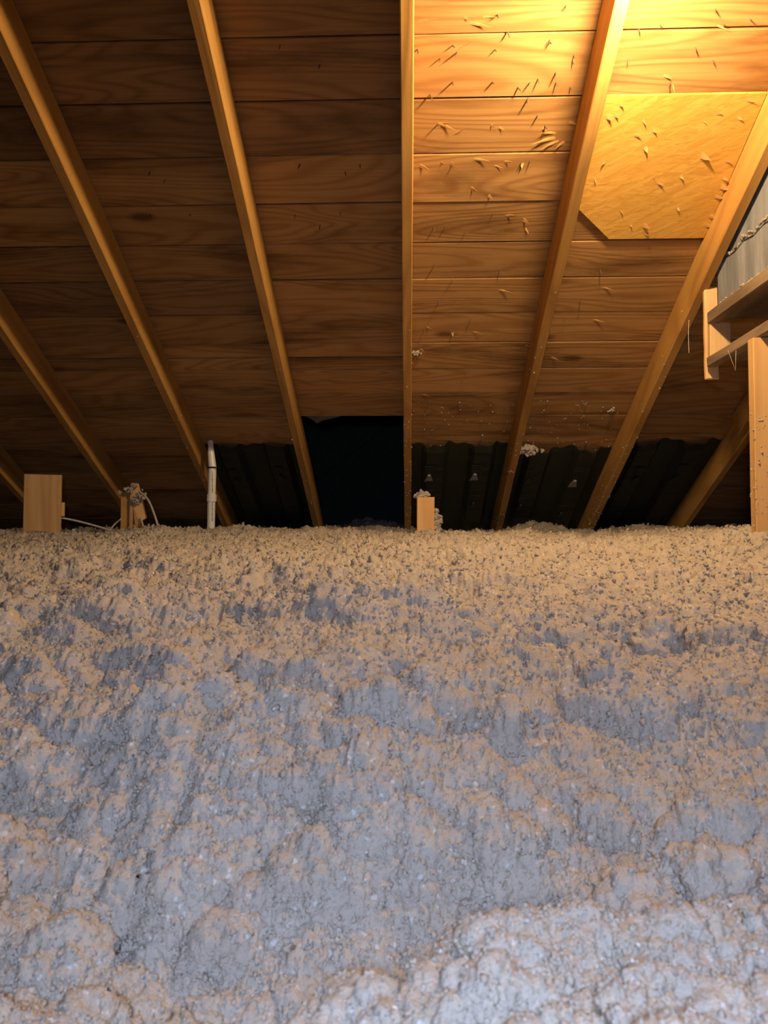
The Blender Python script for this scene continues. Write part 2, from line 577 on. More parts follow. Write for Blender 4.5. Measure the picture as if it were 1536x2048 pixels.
# split in the rafter beside the open bay
tmid = (T_RIDGE+5.35)/2
xs_, ts_ = on_roof(424, 25, 0.10)
Vs = [(W_R/2+0.0006, ts_-tmid-0.10, 0.030), (W_R/2+0.0006, ts_-tmid-0.10, 0.036), (W_R/2+0.0006, ts_-tmid+0.08, 0.024), (W_R/2-0.004, ts_-tmid-0.05, 0.033)]
mesh_obj('split', Vs, [(0, 1, 2), (0, 3, 1), (1, 3, 2), (2, 3, 0)], M_TIE, rafters[-1])

# ------------------------------------------------------------------ strand board patch
def poly_slab(name, pts, d0, d1, mat, ch=0.0):
    c = Vector((sum(p[0] for p in pts)/len(pts), sum(p[1] for p in pts)/len(pts), d1))
    n = len(pts)
    V = [(p[0]-c.x, p[1]-c.y, d0-d1) for p in pts] + [(p[0]-c.x, p[1]-c.y, 0) for p in pts]
    Fc = [tuple(range(n)), tuple(range(2*n-1, n-1, -1))] + [(i, n+i, n+(i+1) % n, (i+1) % n) for i in range(n)]
    return mesh_obj(name, V, Fc, mat, None, MROOF @ T3(c)), c
D_OSB = DEP - 0.014
pT = on_roof(1360, 190, D_OSB)[1]
pB = on_roof(1310, 477, D_OSB)[1]
xc0, tc0 = on_roof(1155, 416, D_OSB)
xc1, tc1 = on_roof(1218, 478, D_OSB)
xl, xr = SP + W_R/2 + 0.002, 2*SP - W_R/2 - 0.002
# continue the diagonal cut until it reaches the rafter
osb, oc = poly_slab('strand_board_panel', [(xl, pT), (xl, tc0 - (xc0-xl)*(tc1-tc0)/(xc1-xc0)), (xc1, pB), (xr, pB), (xr, pT)], D_OSB, DEP - 0.0035, M_OSB)
tag(osb, 'golden strand board panel with one clipped corner nailed up between two rafters', 'panel')

# ------------------------------------------------------------------ splinters and nails
def splinter_mesh(L, wd, lift):
    # a torn sliver: rooted at the origin, its tip lifted off the wood (towards -z)
    V = [(0, -wd/2, 0.0015), (0, wd/2, 0.0015), (L*0.5, wd*0.42, -lift*0.35), (L*0.5, -wd*0.30, -lift*0.35), (L, wd*0.05, -lift),
         (0, -wd/2, 0.004), (0, wd/2, 0.004), (L*0.5, wd*0.42, -lift*0.35+0.0022), (L*0.5, -wd*0.30, -lift*0.35+0.0022)]
    Fc = [(0, 3, 2, 1), (3, 4, 2), (5, 6, 7, 8), (8, 7, 4), (0, 5, 8, 3), (1, 2, 7, 6), (3, 8, 4), (2, 4, 7)]
    return V, Fc
def shared(name, V, Fc, mat):
    me = bpy.data.meshes.new(name)
    me.from_pydata([tuple(v) for v in V], [], Fc)
    me.materials.append(mat)
    me.update()
    return me
SPL = [shared('splinter', *splinter_mesh(0.035, 0.010, 0.012), M_SPLINT), shared('splinter', *splinter_mesh(0.055, 0.006, 0.010), M_SPLINT),
       shared('splinter', *splinter_mesh(0.022, 0.016, 0.014), M_SPLINT)]
NV_, NF_ = tube([(0, 0, 0.003), (0, 0, -0.013), (0, 0, -0.019)], [0.0017, 0.0016, 0.0003], 6)
NAIL = shared('nail', NV_, NF_, M_STEEL)

def find_board(x, t):
    for (x0, x1, t0, t1, o, c) in boards:
        if x0 <= x <= x1 and t0 <= t <= t1:
            return o, c
    return None, None

def stick(px, py, kind, rot, size=1.0, host=None, hc=None, d=None):
    x, t = on_roof(px, py, DEP if d is None else d)
    if host is None:
        b, c = find_board(x, t)
        if b is None:
            return
        z = -0.010
    else:
        b, c, z = host, hc, D_OSB - hc.z
    me = NAIL if kind == 'n' else SPL[kind]
    o = bpy.data.objects.new('nail' if kind == 'n' else 'splinter', me)
    COL.objects.link(o)
    o.parent = b
    if kind == 'n':
        e = Matrix.Rotation(rnd.uniform(-0.35, 0.35), 4, 'X') @ Matrix.Rotation(rnd.uniform(-0.35, 0.35), 4, 'Y')
    else:
        e = Matrix.Rotation(rot, 4, 'Z')
    o.matrix_local = T3((x-c.x, t-c.y, z)) @ e @ Matrix.Scale(size, 4)

NAILS = [(1132, 12), (905, 92), (915, 105), (880, 118), (1100, 85), (1145, 125), (1148, 110), (1112, 145), (1112, 165), (1140, 175), (1076, 158), (1060, 165), (1036, 175), (1056, 198), (1075, 232),
         (1090, 252), (1256, 118), (1278, 60), (1320, 50), (1340, 165), (1430, 20), (1425, 120), (905, 165), (860, 190), (825, 240), (875, 250), (1042, 325), (1060, 320), (905, 330), (985, 428), (868, 455), (890, 455),
         (930, 465), (870, 530), (1000, 540), (905, 560), (880, 600), (1100, 80), (985, 165), (990, 100), (835, 100), (1440, 45), (1390, 95), (1500, 40), (1245, 25), (995, 30), (1015, 64),
         (640, 130), (560, 90), (720, 330), (690, 345), (600, 330), (590, 430), (680, 425), (640, 450), (300, 345), (330, 360), (380, 430), (300, 430), (900, 690), (940, 640), (850, 660), (985, 700), (930, 745), (860, 800), (1130, 640), (1160, 600), (1200, 540)]
for (a, b) in NAILS:
    stick(a, b, 'n', 0, rnd.uniform(0.8, 1.5))
SPLS = [(870, 245, 1, 0.3, 1.5), (900, 275, 1, -0.7, 1.4), (880, 250, 0, -0.4, 1.0), (910, 105, 1, -0.6, 1.3), (830, 45, 1, -0.25, 1.4), (930, 45, 1, 0.1, 1.6), (925, 35, 0, 0.2, 0.9), (960, 35, 1, -0.1, 1.0),
        (1130, 243, 1, 0.2, 1.8), (1120, 275, 1, 3.0, 1.9), (1125, 280, 1, 2.8, 1.5), (1118, 268, 1, 3.3, 1.4), (1132, 282, 0, 2.6, 1.2), (1085, 255, 2, 0.5, 0.8), (835, 330, 0, 0.2, 1.4), (880, 325, 2, 0.1, 0.7), (900, 325, 2, 0.3, 0.9),
        (940, 318, 1, 0.0, 1.4), (1005, 325, 0, -0.3, 1.1), (1045, 325, 2, 1.6, 0.8), (940, 377, 2, 0.0, 1.2), (975, 390, 2, 0.3, 1.0), (1008, 435, 0, -0.5, 1.4), (1045, 440, 2, 0.1, 1.2), (1050, 455, 0, 0.9, 0.9),
        (980, 250, 2, 0.2, 0.8), (995, 255, 0, 0.2, 0.8), (838, 700, 2, 0.1, 1.6), (905, 665, 2, 1.4, 0.9), (850, 655, 0, 0.1, 1.0), (940, 665, 1, 0.0, 1.1), (1100, 715, 0, 0.1, 1.3), (1150, 810, 2, 0.1, 0.8),
        (1430, 50, 1, 0.3, 1.0), (1325, 150, 0, 0.2, 0.9), (1345, 165, 1, 1.1, 0.8), (1200, 575, 1, 0.1, 1.2), (990, 580, 1, 0.05, 1.5), (1180, 640, 1, 0.1, 1.4), (985, 330, 1, 0.2, 0.8), (1050, 690, 0, 0.2, 0.8), (880, 815, 0, 0.1, 0.8), (840, 790, 1, 0, 1.0)]
for (a, b, k, r_, s) in SPLS:
    stick(a, b, k, r_, s)
OSPL = [(1238, 208, 2, 0.1, 0.9), (1212, 232, 2, 0.2, 1.2), (1228, 230, 2, 0.1, 0.9), (1285, 238, 0, 0.8, 0.8), (1265, 272, 0, -0.2, 1.0), (1305, 260, 2, 0.2, 0.8), (1290, 293, 2, 0.9, 1.0), (1212, 323, 2, 2.7, 0.9),
        (1400, 310, 2, 0.1, 1.7), (1430, 230, 0, -0.5, 0.8), (1475, 235, 2, 0.1, 0.8), (1405, 240, 0, 0.5, 0.6), (1312, 365, 0, 0.2, 1.0), (1360, 352, 2, 0.4, 0.8), (1355, 415, 2, 0.8, 0.7), (1285, 450, 2, 0.1, 1.4), (1287, 468, 0, 0.1, 0.9),
        (1440, 372, 2, 0.1, 1.5), (1425, 393, 0, 0.0, 1.4), (1415, 432, 0, 0.1, 1.4), (1408, 450, 0, 0.1, 1.4), (1445, 355, 2, 0.2, 1.0), (1190, 355, 0, 1.2, 0.7), (1240, 420, 0, 0.7, 0.7), (1448, 322, 0, 0.0, 0.9), (1260, 450, 2, 0.4, 0.6), (1305, 345, 1, 1.0, 0.7), (1490, 200, 0, 0.0, 1.0)]
for (a, b, k, r_, s) in OSPL:
    stick(a, b, k, r_, s, osb, oc, D_OSB)

# ------------------------------------------------------------------ lamp on the rafter, just above the picture
xb, tb = on_roof(1248, -118, 0.0)
lamp = empty('lamp', MROOF @ Vector((SP+0.015, tb, 0.0)), 'white porcelain lampholder with a bare warm bulb screwed under a rafter', 'lamp')
lamp.rotation_euler = (-TH, 0, 0)
def lathe(name, prof, mat, parent, sides=20):
    V, Fc = [], []
    for (r_, z) in prof:
        for k in range(sides):
            a = 2*math.pi*k/sides
            V.append((r_*math.cos(a), r_*math.sin(a), z))
    n = len(prof)
    for i in range(n-1):
        for k in range(sides):
            Fc.append((i*sides+k, i*sides+(k+1) % sides, (i+1)*sides+(k+1) % sides, (i+1)*sides+k))
    Fc += [tuple(range(sides))[::-1], tuple(range((n-1)*sides, n*sides))]
    return mesh_obj(name, V, Fc, mat, parent, None, True)
lathe('lampholder', [(0.050, 0.0), (0.052, -0.012), (0.035, -0.022), (0.026, -0.050), (0.018, -0.051)], M_PORC, lamp)
mbulb, nt_, bs_ = new_mat('bulb_glow')
bs_.inputs['Base Color'].default_value = (1, 0.8, 0.5, 1)
bs_.inputs['Emission Color'].default_value = (1.0, 0.685, 0.345, 1)
bs_.inputs['Emission Strength'].default_value = BULB_POWER
lathe('bulb', [(0.014, -0.044), (0.018, -0.058), (0.030, -0.072), (0.0385, -0.092), (0.042, -0.114), (0.0385, -0.136), (0.029, -0.150), (0.015, -0.159), (0.003, -0.162)], mbulb, lamp, 16)

# ------------------------------------------------------------------ vent chutes (dark plastic baffles)
def baffle(k, ytop, label, wedges):
    xa, xb_ = SP*k + W_R/2 + 0.004, SP*(k+1) - W_R/2 - 0.004
    xm = (xa+xb_)/2
    t0 = on_roof(F*xm/4.5+815, ytop, DEP)[1]
    t1 = 5.2
    nx, ntt = 56, 40
    V, Fc = [], []
    for j in range(ntt+1):
        t = t0 + (t1-t0)*j/ntt
        for i in range(nx+1):
            u = i/nx
            x = xa + (xb_-xa)*u
            ph = (u*2) % 1.0                        # two channels
            tr = min(1.0, max(0.0, (abs(ph-0.5)-0.18)/0.10))
            d = DEP - 0.006 - 0.040*(1-tr)
            d += 0.0025*math.sin(t*60)*(1-tr)
            if j == 0:
                d = min(d + 0.012, DEP-0.003)
            V.append((x-xm, t-(t0+t1)/2 + (0.012*math.sin(x*23+k)+0.008*math.sin(x*71) if j == 0 else 0), d - DEP))
    for j in range(ntt):
        for i in range(nx):
            a = j*(nx+1)+i
            Fc.append((a, a+nx+1, a+nx+2, a+1))
    o = mesh_obj('vent_chute', V, Fc, M_BAFFLE, None, MROOF @ T3((xm, (t0+t1)/2, DEP)), False)
    sol = o.modifiers.new('thickness', 'SOLIDIFY')
    sol.thickness = 0.002
    tag(o, label, 'vent chute', 'plastic vent chutes between the rafters')
    for (px, py, s, pale) in wedges:
        x, t = on_roof(px, py, DEP-0.05)
        lx, lt = x-xm, t-(t0+t1)/2
        s1, h = 0.030*s, 0.105*s
        # wedge: broad lower edge, narrow top, standing off the chute
        Vw = [(-s1, h/2, -0.030), (s1, h/2, -0.030), (s1*0.30, -h/2, -0.046), (-s1*0.30, -h/2, -0.046), (-s1, h/2, 0.004), (s1, h/2, 0.004), (s1*0.30, -h/2, 0.004), (-s1*0.30, -h/2, 0.004)]
        Vw = [(a, b, c - 0.016) for a, b, c in Vw]
        mesh_obj('standoff', Vw, [(0, 3, 2, 1), (0, 1, 5, 4), (1, 2, 6, 5), (2, 3, 7, 6), (3, 0, 4, 7)], M_GLINT if pale else M_BAFFLE, o, T3((lx, lt, 0)))
        # slot above it
        Vh = [(-s1*0.9, -h*0.55, -0.0515), (s1*0.9, -h*0.55, -0.0515), (s1*1.0, -h*1.5, -0.0515), (-s1*1.0, -h*1.5, -0.0515)]
        Vh += [(a, b, c+0.003) for a, b, c in Vh]
        mesh_obj('slot', Vh, [(0, 3, 2, 1), (4, 5, 6, 7), (0, 1, 5, 4), (1, 2, 6, 5), (2, 3, 7, 6), (3, 0, 4, 7)], M_TIE, o, T3((lx, lt, 0)))
    return o
baffle(-2, 886, 'dark green plastic vent chute beside the white pipe', [(473, 962, 0.8, False), (563, 956, 0.8, False)])
baffle(0, 884, 'dark green plastic vent chute with two pale triangles, behind the short stub', [(858, 957, 0.9, True), (949, 955, 0.9, True), (858, 1000, 0.8, False), (946, 1010, 0.8, False)])
baffle(1, 893, 'dark green plastic vent chute with one pale triangle, under the clinging tuft', [(1055, 964, 0.9, False), (1147, 968, 0.95, True), (1040, 1015, 0.8, False), (1120, 1030, 0.8, False)])
baffle(2, 880, 'unlit dark green plastic vent chute near the chimney post', [(1352, 955, 0.9, False), (1270, 960, 0.9, False)])

# ------------------------------------------------------------------ beyond the open bay: a black lean-to space
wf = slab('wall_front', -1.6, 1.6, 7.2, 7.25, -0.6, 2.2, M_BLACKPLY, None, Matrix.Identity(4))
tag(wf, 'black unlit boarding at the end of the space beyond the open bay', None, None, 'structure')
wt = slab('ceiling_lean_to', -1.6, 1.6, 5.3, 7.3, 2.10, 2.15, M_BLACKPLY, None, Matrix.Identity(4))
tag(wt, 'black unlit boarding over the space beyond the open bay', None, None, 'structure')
pa, pb = at_y(690, 900, 7.12), at_y(800, 815, 7.12)
Lb = (pb-pa).length*2.2
mt = T3((pa+pb)/2) @ (pb-pa).to_track_quat('X', 'Z').to_matrix().to_4x4()
Vb, Fb = bar(Lb, 0.04, 0.14, 0.003, 4, 0.001, rnd, 0)
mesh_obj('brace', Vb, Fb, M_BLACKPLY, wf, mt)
# torn felt flap hanging at the open bay
fpts = [(612, 832), (690, 829), (672, 834), (645, 840), (633, 846), (628, 840)]
fp = [on_roof(a, b, DEP+0.01) for a, b in fpts]
flap, _ = poly_slab('felt_flap', fp, DEP+0.006, DEP+0.009, simple('grey_felt', (0.10, 0.10, 0.095), 0.9))
tag(flap, 'torn grey felt scrap hanging at the top of the black open bay', 'felt scrap')

# ------------------------------------------------------------------ the insulation
ROWS, COLS = 960, 900
SH = np.array([(0.2, -0.415), (0.62, -0.42), (0.85, -0.375), (1.1, -0.31), (1.35, -0.245), (1.6, -0.185), (2.0, -0.105), (2.5, -0.035), (3.2, 0.008), (4.0, 0.022), (4.6, 0.030), (5.3, 0.055), (7.3, 0.07)])
def gauss(x, y, cx, cy, sx, sy):
    return np.exp(-((x-cx)/sx)**2 - ((y-cy)/sy)**2)

def base_height(x, y):
    h = np.interp(y, SH[:, 0], SH[:, 1])
    h = (h + np.interp(y-0.12, SH[:, 0], SH[:, 1]) + np.interp(y+0.12, SH[:, 0], SH[:, 1]))/3
    near = np.clip(1.30 - y/2.5, 0.20, 1.0)
    wx, wy = x + 0.09*perlin(x*2.6, y*2.6, 21), y + 0.09*perlin(x*2.6, y*2.6, 22)
    h = h + 0.045*near*perlin(wx*1.7, wy*2.0, 1)
    # clods: rounded tops with creases between them
    h = h + 0.075*near*(np.abs(perlin(wx*3.1, wy*3.9, 2)) - 0.28) + 0.055*near*(np.abs(perlin(wx*6.3, wy*7.6, 3)) - 0.28) + 0.022*near*perlin(wx*12, wy*13, 4)
    # slumped drifts: steep broken faces towards the hatch, flat tops behind them
    st_ = 0.085
    kf = np.floor(h/st_); ff = h/st_ - kf
    t_ = np.clip((ff-0.35)/0.62, 0, 1)
    ter = (kf + 0.22*ff + 0.78*t_*t_*(3-2*t_))*st_
    h = h + (ter-h)*np.clip(1.35 - y/1.75, 0.0, 0.62)
    # banked-up mounds
    h = h + 0.055*gauss(x, y, 1.45, 2.7, 0.45, 0.5)            # round the chimney post
    h = h + 0.030*gauss(x, y, -0.95, 3.9, 0.35, 0.5) + 0.018*gauss(x, y, -0.45, 4.0, 0.25, 0.4)
    h = h + 0.050*gauss(x, y, 0.80, 4.85, 0.22, 0.25) - 0.020*gauss(x, y, 0.15, 4.1, 0.45, 0.5) - 0.025*gauss(x, y, 1.0, 4.2, 0.25, 0.4)
    h = h + 0.065*gauss(x, y, -0.28, 5.35, 0.35, 0.4) + 0.035*gauss(x, y, 1.55, 4.5, 0.4, 0.5)
    h = h + np.clip((y-2.9)/0.8, 0, 1)*(0.030*perlin(x*2.9, y*2.3, 14) + 0.022*perlin(x*7.5, y*6, 15) + 0.010*perlin(x*17, y*14, 16))
    # a tall broken face on one side, a rounded hump in front of it
    nz = 0.05*perlin(x*6, y*2, 11) + 0.025*perlin(x*14, y*5, 12)
    u = np.clip((y - 0.80 - 0.25*np.clip(-x-0.2, 0, 1) - nz)/0.30, 0, 1)
    lm = 1/(1+np.exp((x-0.10+nz)/0.04))
    h = h + lm*(0.115*u*u*(3-2*u) - 0.065)*np.clip((2.0-y)/0.7, 0, 1)
    u2 = np.clip((0.70 + 0.10*np.clip(x, 0, 1) + nz - y)/0.07, 0, 1)
    h = h + 0.085*u2*u2*(3-2*u2)/(1+np.exp(-(x+0.13+nz)/0.018))
    h = h + 0.065*gauss(x, y, -0.245, 0.55, 0.055, 0.05) + 0.030*gauss(x, y, -0.02, 1.55, 0.20, 0.12)
    return h

def build_insulation(ys, cols, wfun):
    Y = np.repeat(ys[:, None], cols, 1)
    U = np.repeat(np.linspace(-1, 1, cols)[None], len(ys), 0)
    x = wfun(U, Y)
    # spread the rows evenly over the relief, so that steep faces get as many points as flat ones
    hh = base_height(x, Y)
    stp = np.sqrt(np.diff(Y, axis=0)**2 + 1.6*np.diff(hh, axis=0)**2)/Y[1:]
    cum = np.concatenate([np.zeros((1, cols)), np.cumsum(stp, axis=0)], 0)
    for c in range(cols):
        Y[:, c] = np.interp(np.linspace(0, cum[-1, c], len(ys)), cum[:, c], ys)
    for _ in range(6):
        Y[:, 1:-1] = 0.25*Y[:, :-2] + 0.5*Y[:, 1:-1] + 0.25*Y[:, 2:]
    x = wfun(U, Y); y = Y.copy()
    z = base_height(x, y)
    def normals(P):
        du = np.gradient(P, axis=1); dv = np.gradient(P, axis=0)
        n = np.cross(du, dv); n /= np.linalg.norm(n, axis=2, keepdims=True) + 1e-12
        for k in (1, 2):                          # smoothed, so that crumbs grow straight out of the drift
            for ax in (0, 1):
                n = 0.5*n + 0.25*np.roll(n, k, ax) + 0.25*np.roll(n, -k, ax)
        n /= np.linalg.norm(n, axis=2, keepdims=True) + 1e-12
        return n
    P = np.stack([x, y, z], 2)
    n = normals(P)
    wx, wy = 0.016*perlin(x*19, y*19, 31), 0.016*perlin(x*19, y*19, 32)
    far = np.clip((y-1.1)/1.4, 0, 1)
    rough = np.clip(0.80 + 0.8*perlin(x*3.1+4, y*3.1, 41), 0.35, 1.25)   # some faces are smoother than others
    rough = np.where(y > 2.2, np.clip(rough, 0.6, 1.2), rough)
    def wl(sz, sd, Q):
        return blob(worley((Q[..., 0]+wx)/sz, (Q[..., 1]+wy)/sz, Q[..., 2]/sz, sd)) - 0.55
    def wg(sz, sd, Q):                                  # sharper crumbs
        return 0.36 - worley((Q[..., 0]+0.4*wx)/sz, (Q[..., 1]+0.4*wy)/sz, Q[..., 2]/sz, sd)**2
    def pn(sz, sd):
        return perlin((x+wx)/sz, (y+wy)/sz, sd)
    nf = 1 - far
    d = (0.018*wl(0.120, 5, P)*(0.4+0.6*nf) + 0.026*wl(0.060, 6, P)*(0.35+0.65*nf))*rough + 0.008*pn(0.070, 71)
    P = P + n*d[..., None]
    n = normals(P)
    d = 0.024*wg(0.042, 12, P)*(0.35+0.65*nf)*(0.5+0.5*rough)
    P = P + n*d[..., None]
    n = normals(P)
    # broken crust: narrow dark cracks in the nearest part
    cr = np.abs(perlin(x*4.3+0.35*perlin(x*11, y*11, 51), y*4.3+0.35*perlin(x*13, y*13, 52), 53))
    cmask = np.clip((perlin(x*2.3, y*2.3, 54)+0.05)*4, 0, 1)*np.clip((1.3-y)/0.3, 0, 1)
    rr = 0.45+0.55*rough
    d = 0.0140*wg(0.023, 7, P)*rr*(0.8+0.6*far)
    P = P + n*d[..., None]
    n = normals(P)
    d = 0.0075*wg(0.0120, 8, P) + 0.0036*wg(0.0062, 9, P)*nf
    d = d + (0.003*pn(0.024, 73)*(1+2.6*far) + 0.0025*pn(0.012, 74)*(1+2.2*far) + 0.0016*pn(0.006, 75)*nf)*rr
    d = d - 0.034*far*np.clip(perlin(x*10, y*8, 61)*1.7-0.42, 0, 1) - 0.020*far*np.clip(perlin(x*22, y*18, 62)*1.7-0.5, 0, 1)
    d = d - 0.020*np.exp(-(cr/0.007)**2)*cmask
    P = P + n*d[..., None]
    P[..., 2] += ZC
    idx = np.arange(len(ys)*cols).reshape(len(ys), cols)
    Fq = np.stack([idx[:-1, :-1], idx[:-1, 1:], idx[1:, 1:], idx[1:, :-1]], -1).reshape(-1, 4)
    return P, n, Fq

def spread(U, Y):
    inner = 0.54*Y + 0.10
    a = np.abs(U)
    x = np.where(a < 0.9, a/0.9*inner, inner + (a-0.9)/0.1*0.7)
    return np.sign(U)*np.minimum(x, 3.3)

ys = np.concatenate([np.linspace(0.05, 0.42, 50)[:-1], np.exp(np.linspace(math.log(0.42), math.log(5.32), ROWS-49))])
P, n, Fq = build_insulation(ys, COLS, spread)
ins = np_obj('loose_insulation', P.reshape(-1, 3), Fq, M_INS)
tag(ins, 'deep drifts of grey blown cellulose insulation covering the attic floor', 'insulation', None, 'stuff')
# crumbs and tufts lying on it
rg = np.random.default_rng(3)
NB = 110000
ri = rg.integers(50, len(ys)-2, NB); ci = rg.integers(2, COLS-2, NB)
pts = P[ri, ci]
octa = np.array([(1, 0, 0), (-1, 0, 0), (0, 1, 0), (0, -1, 0), (0, 0, 1), (0, 0, -1)], dtype=float)
of = np.array([(0, 2, 4), (2, 1, 4), (1, 3, 4), (3, 0, 4), (2, 0, 5), (1, 2, 5), (3, 1, 5), (0, 3, 5)])
sz = (rg.uniform(0.0012, 0.0036, (NB, 1, 1))*np.clip(0.6 + 0.55*pts[:, 1], 0.9, 2.4)[:, None, None])*rg.uniform(0.5, 1.6, (NB, 1, 3))
A = rg.normal(0, 1, (NB, 3, 3)); Q_, _r = np.linalg.qr(A)
V_ = np.einsum('nij,nvj->nvi', Q_, octa[None]*sz*(1+rg.uniform(-0.3, 0.3, (NB, 6, 1)))) + pts[:, None]
F_ = of[None] + (np.arange(NB)*6)[:, None, None]
tag(np_obj('loose_crumbs', V_.reshape(-1, 3), F_.reshape(-1, 3), M_INS, ins), 'crumbs of cellulose fluff', None, None, 'stuff')
# the strip that runs on through the open bay
ys2 = np.linspace(5.30, 7.15, 70)
P2, n2, F2 = build_insulation(ys2, 120, lambda U, Y: -0.30 + U*0.9)
tag(np_obj('insulation_strip', P2.reshape(-1, 3), F2, M_INS, ins), 'insulation running on through the open bay', None, None, 'stuff')
def tuft(name, c, r_, seed, parent=None, squash=(1, 1, 1), n_=70):
    rg2 = np.random.default_rng(seed)
    q_ = rg2.normal(0, 0.42, (n_, 3))*r_*np.array(squash)
    if parent is None:
        V_, F_ = crumbs_mesh(q_, r_*0.16, r_*0.36, seed)
        o = np_obj(name, V_, F_, M_INS)
        o.location = c
    else:
        V_, F_ = crumbs_mesh(q_ + np.array(c), r_*0.16, r_*0.36, seed)
        o = np_obj(name, V_, F_, M_INS, parent)
    return o

def ground(x, y):
    return float(base_height(np.array([[x]]), np.array([[y]]))[0, 0]) + ZC

# joists hidden under the fluff keep the floor closed
fl_ = slab('floor', X0, X1, -3.2, 7.25, -0.04, 0.0, M_OLD, None, Matrix.Identity(4))
tag(fl_, 'attic floor boards buried under the insulation', None, None, 'structure')

# ------------------------------------------------------------------ wooden blocks and stubs standing in the insulation
def upright(name, p_tl, p_br, Y, thick, mat, label, cat, foot=0.0):
    a, b = at_y(p_tl[0], p_tl[1], Y), at_y(p_br[0], p_tl[1], Y)
    wd = b.x - a.x
    z1, z0 = a.z, foot
    e = empty(name, ((a.x+b.x)/2, Y+thick/2, z0), label, cat)
    Vb, Fb = bar(z1-z0, wd, thick, 0.003, 6, 0.0008, rnd, 2, 0.0015)
    mesh_obj('post_body', Vb, Fb, mat, e, T3((0, 0, (z1-z0)/2)))
    return e, a, b
e, a, b = upright('wooden_block', (49, 949), (117, 949), 3.9, 0.038, M_POST, 'wide orange wooden block standing upright in the insulation', 'post')
e.rotation_euler = (0, 0, math.radians(16))
# small tag of wood on its side
Vb, Fb = bar(0.075, 0.018, 0.012, 0.002, 1, 0, rnd, 2)
mesh_obj('cleat', Vb, Fb, M_POST, e, T3(((b.x-a.x)/2+0.009, 0.0, at_y(120, 1018, 3.9).z)))
e2, a2, b2 = upright('wooden_stub', (834, 994), (869, 994), 3.75, 0.085, M_POST, 'short pale stub of lumber capped with a tuft of fluff', 'post')
o = tuft('insulation_tuft', at_y(845, 991, 3.80), 0.036, 5, None, (1.1, 0.9, 0.6), 90)
tag(o, 'tuft of insulation sitting on top of the short stub', 'fluff')
o = tuft('insulation_tuft', at_y(873, 1052, 3.83), 0.042, 6, None, (0.55, 0.9, 1.5), 110)
tag(o, 'fluff banked against the side of the short stub', 'fluff')

# broken stub with cables
YJ = 4.15
j0 = at_y(251, 985, YJ)
js = empty('broken_stub', (j0.x, YJ, 0.0), 'broken dark stub with a tilted splintered scrap nailed to it', 'post')
Vb, Fb = bar(j0.z, 0.062, 0.05, 0.003, 6, 0.001, rnd, 2, 0.006)
mesh_obj('post_body', Vb, Fb, M_RAFTER, js, T3((0, 0.03, j0.z/2)))
p1 = at_y(266, 978, YJ)
Vb, Fb = bar(p1.z, 0.016, 0.02, 0.002, 6, 0.001, rnd, 2, 0.006)
mesh_obj('pale_edge_strip', Vb, Fb, M_STRIP, js, T3((p1.x-j0.x-0.004, -0.01, p1.z/2)))
q0, q1, q2, q3 = at_y(264, 966, YJ+0.01), at_y(276, 967, YJ), at_y(293, 1036, YJ), at_y(272, 1060, YJ+0.02)
scrap = [q0, q1, at_y(284, 1000, YJ), at_y(289, 1020, YJ), q2, at_y(280, 1045, YJ), q3, at_y(268, 1010, YJ+0.01)]
Vs = [(p.x-j0.x, p.y-YJ-0.012, p.z) for p in scrap] + [(p.x-j0.x, p.y-YJ+0.012, p.z) for p in scrap]
m_ = len(scrap)
mesh_obj('splintered_scrap', Vs, [tuple(range(m_)), tuple(range(2*m_-1, m_-1, -1))] + [(i, m_+i, m_+(i+1) % m_, (i+1) % m_) for i in range(m_)], M_POST, js)
for i, (px, py, r_) in enumerate(((257, 980, 0.022), (267, 972, 0.016), (283, 990, 0.026), (272, 1003, 0.024), (238, 986, 0.012))):
    p = at_y(px, py, YJ-0.03)
    tuft('fluff', (p.x-j0.x, p.y-YJ, p.z), r_, 60+i, js, (1.2, 0.8, 0.8), 40)

def cable(pix, rad, label, name='cable'):
    pts = spline([at_y(px, py, Y) for (px, py, Y) in pix], 8)
    Vt, Ft = tube(pts, rad, 8)
    c = Vector(pts[0])
    o = mesh_obj(name, [Vector(v)-c for v in Vt], Ft, M_CABLE, None, T3(c), True)
    return tag(o, label, 'cable', 'old white cables among the stubs')
cable([(289, 990, 4.12), (299, 1005, 4.10), (309, 1030, 4.08), (317, 1056, 4.06), (321, 1075, 4.05)], 0.0062, 'dusty white cable drooping from the top of the broken stub into the insulation')
cable([(281, 1035, 4.13), (285, 1048, 4.12), (288, 1060, 4.10), (288, 1075, 4.10)], 0.006, 'short white cable end under the splintered scrap')
cable([(119, 1035, 3.95), (150, 1041, 4.0), (185, 1050, 4.05), (228, 1063, 4.08), (245, 1072, 4.08)], 0.0055, 'grey cable sagging from the wide wooden block to the insulation')
cable([(242, 1038, 4.15), (232, 1046, 4.16), (220, 1060, 4.15), (214, 1075, 4.15)], 0.005, 'short grey cable behind the foot of the broken stub')

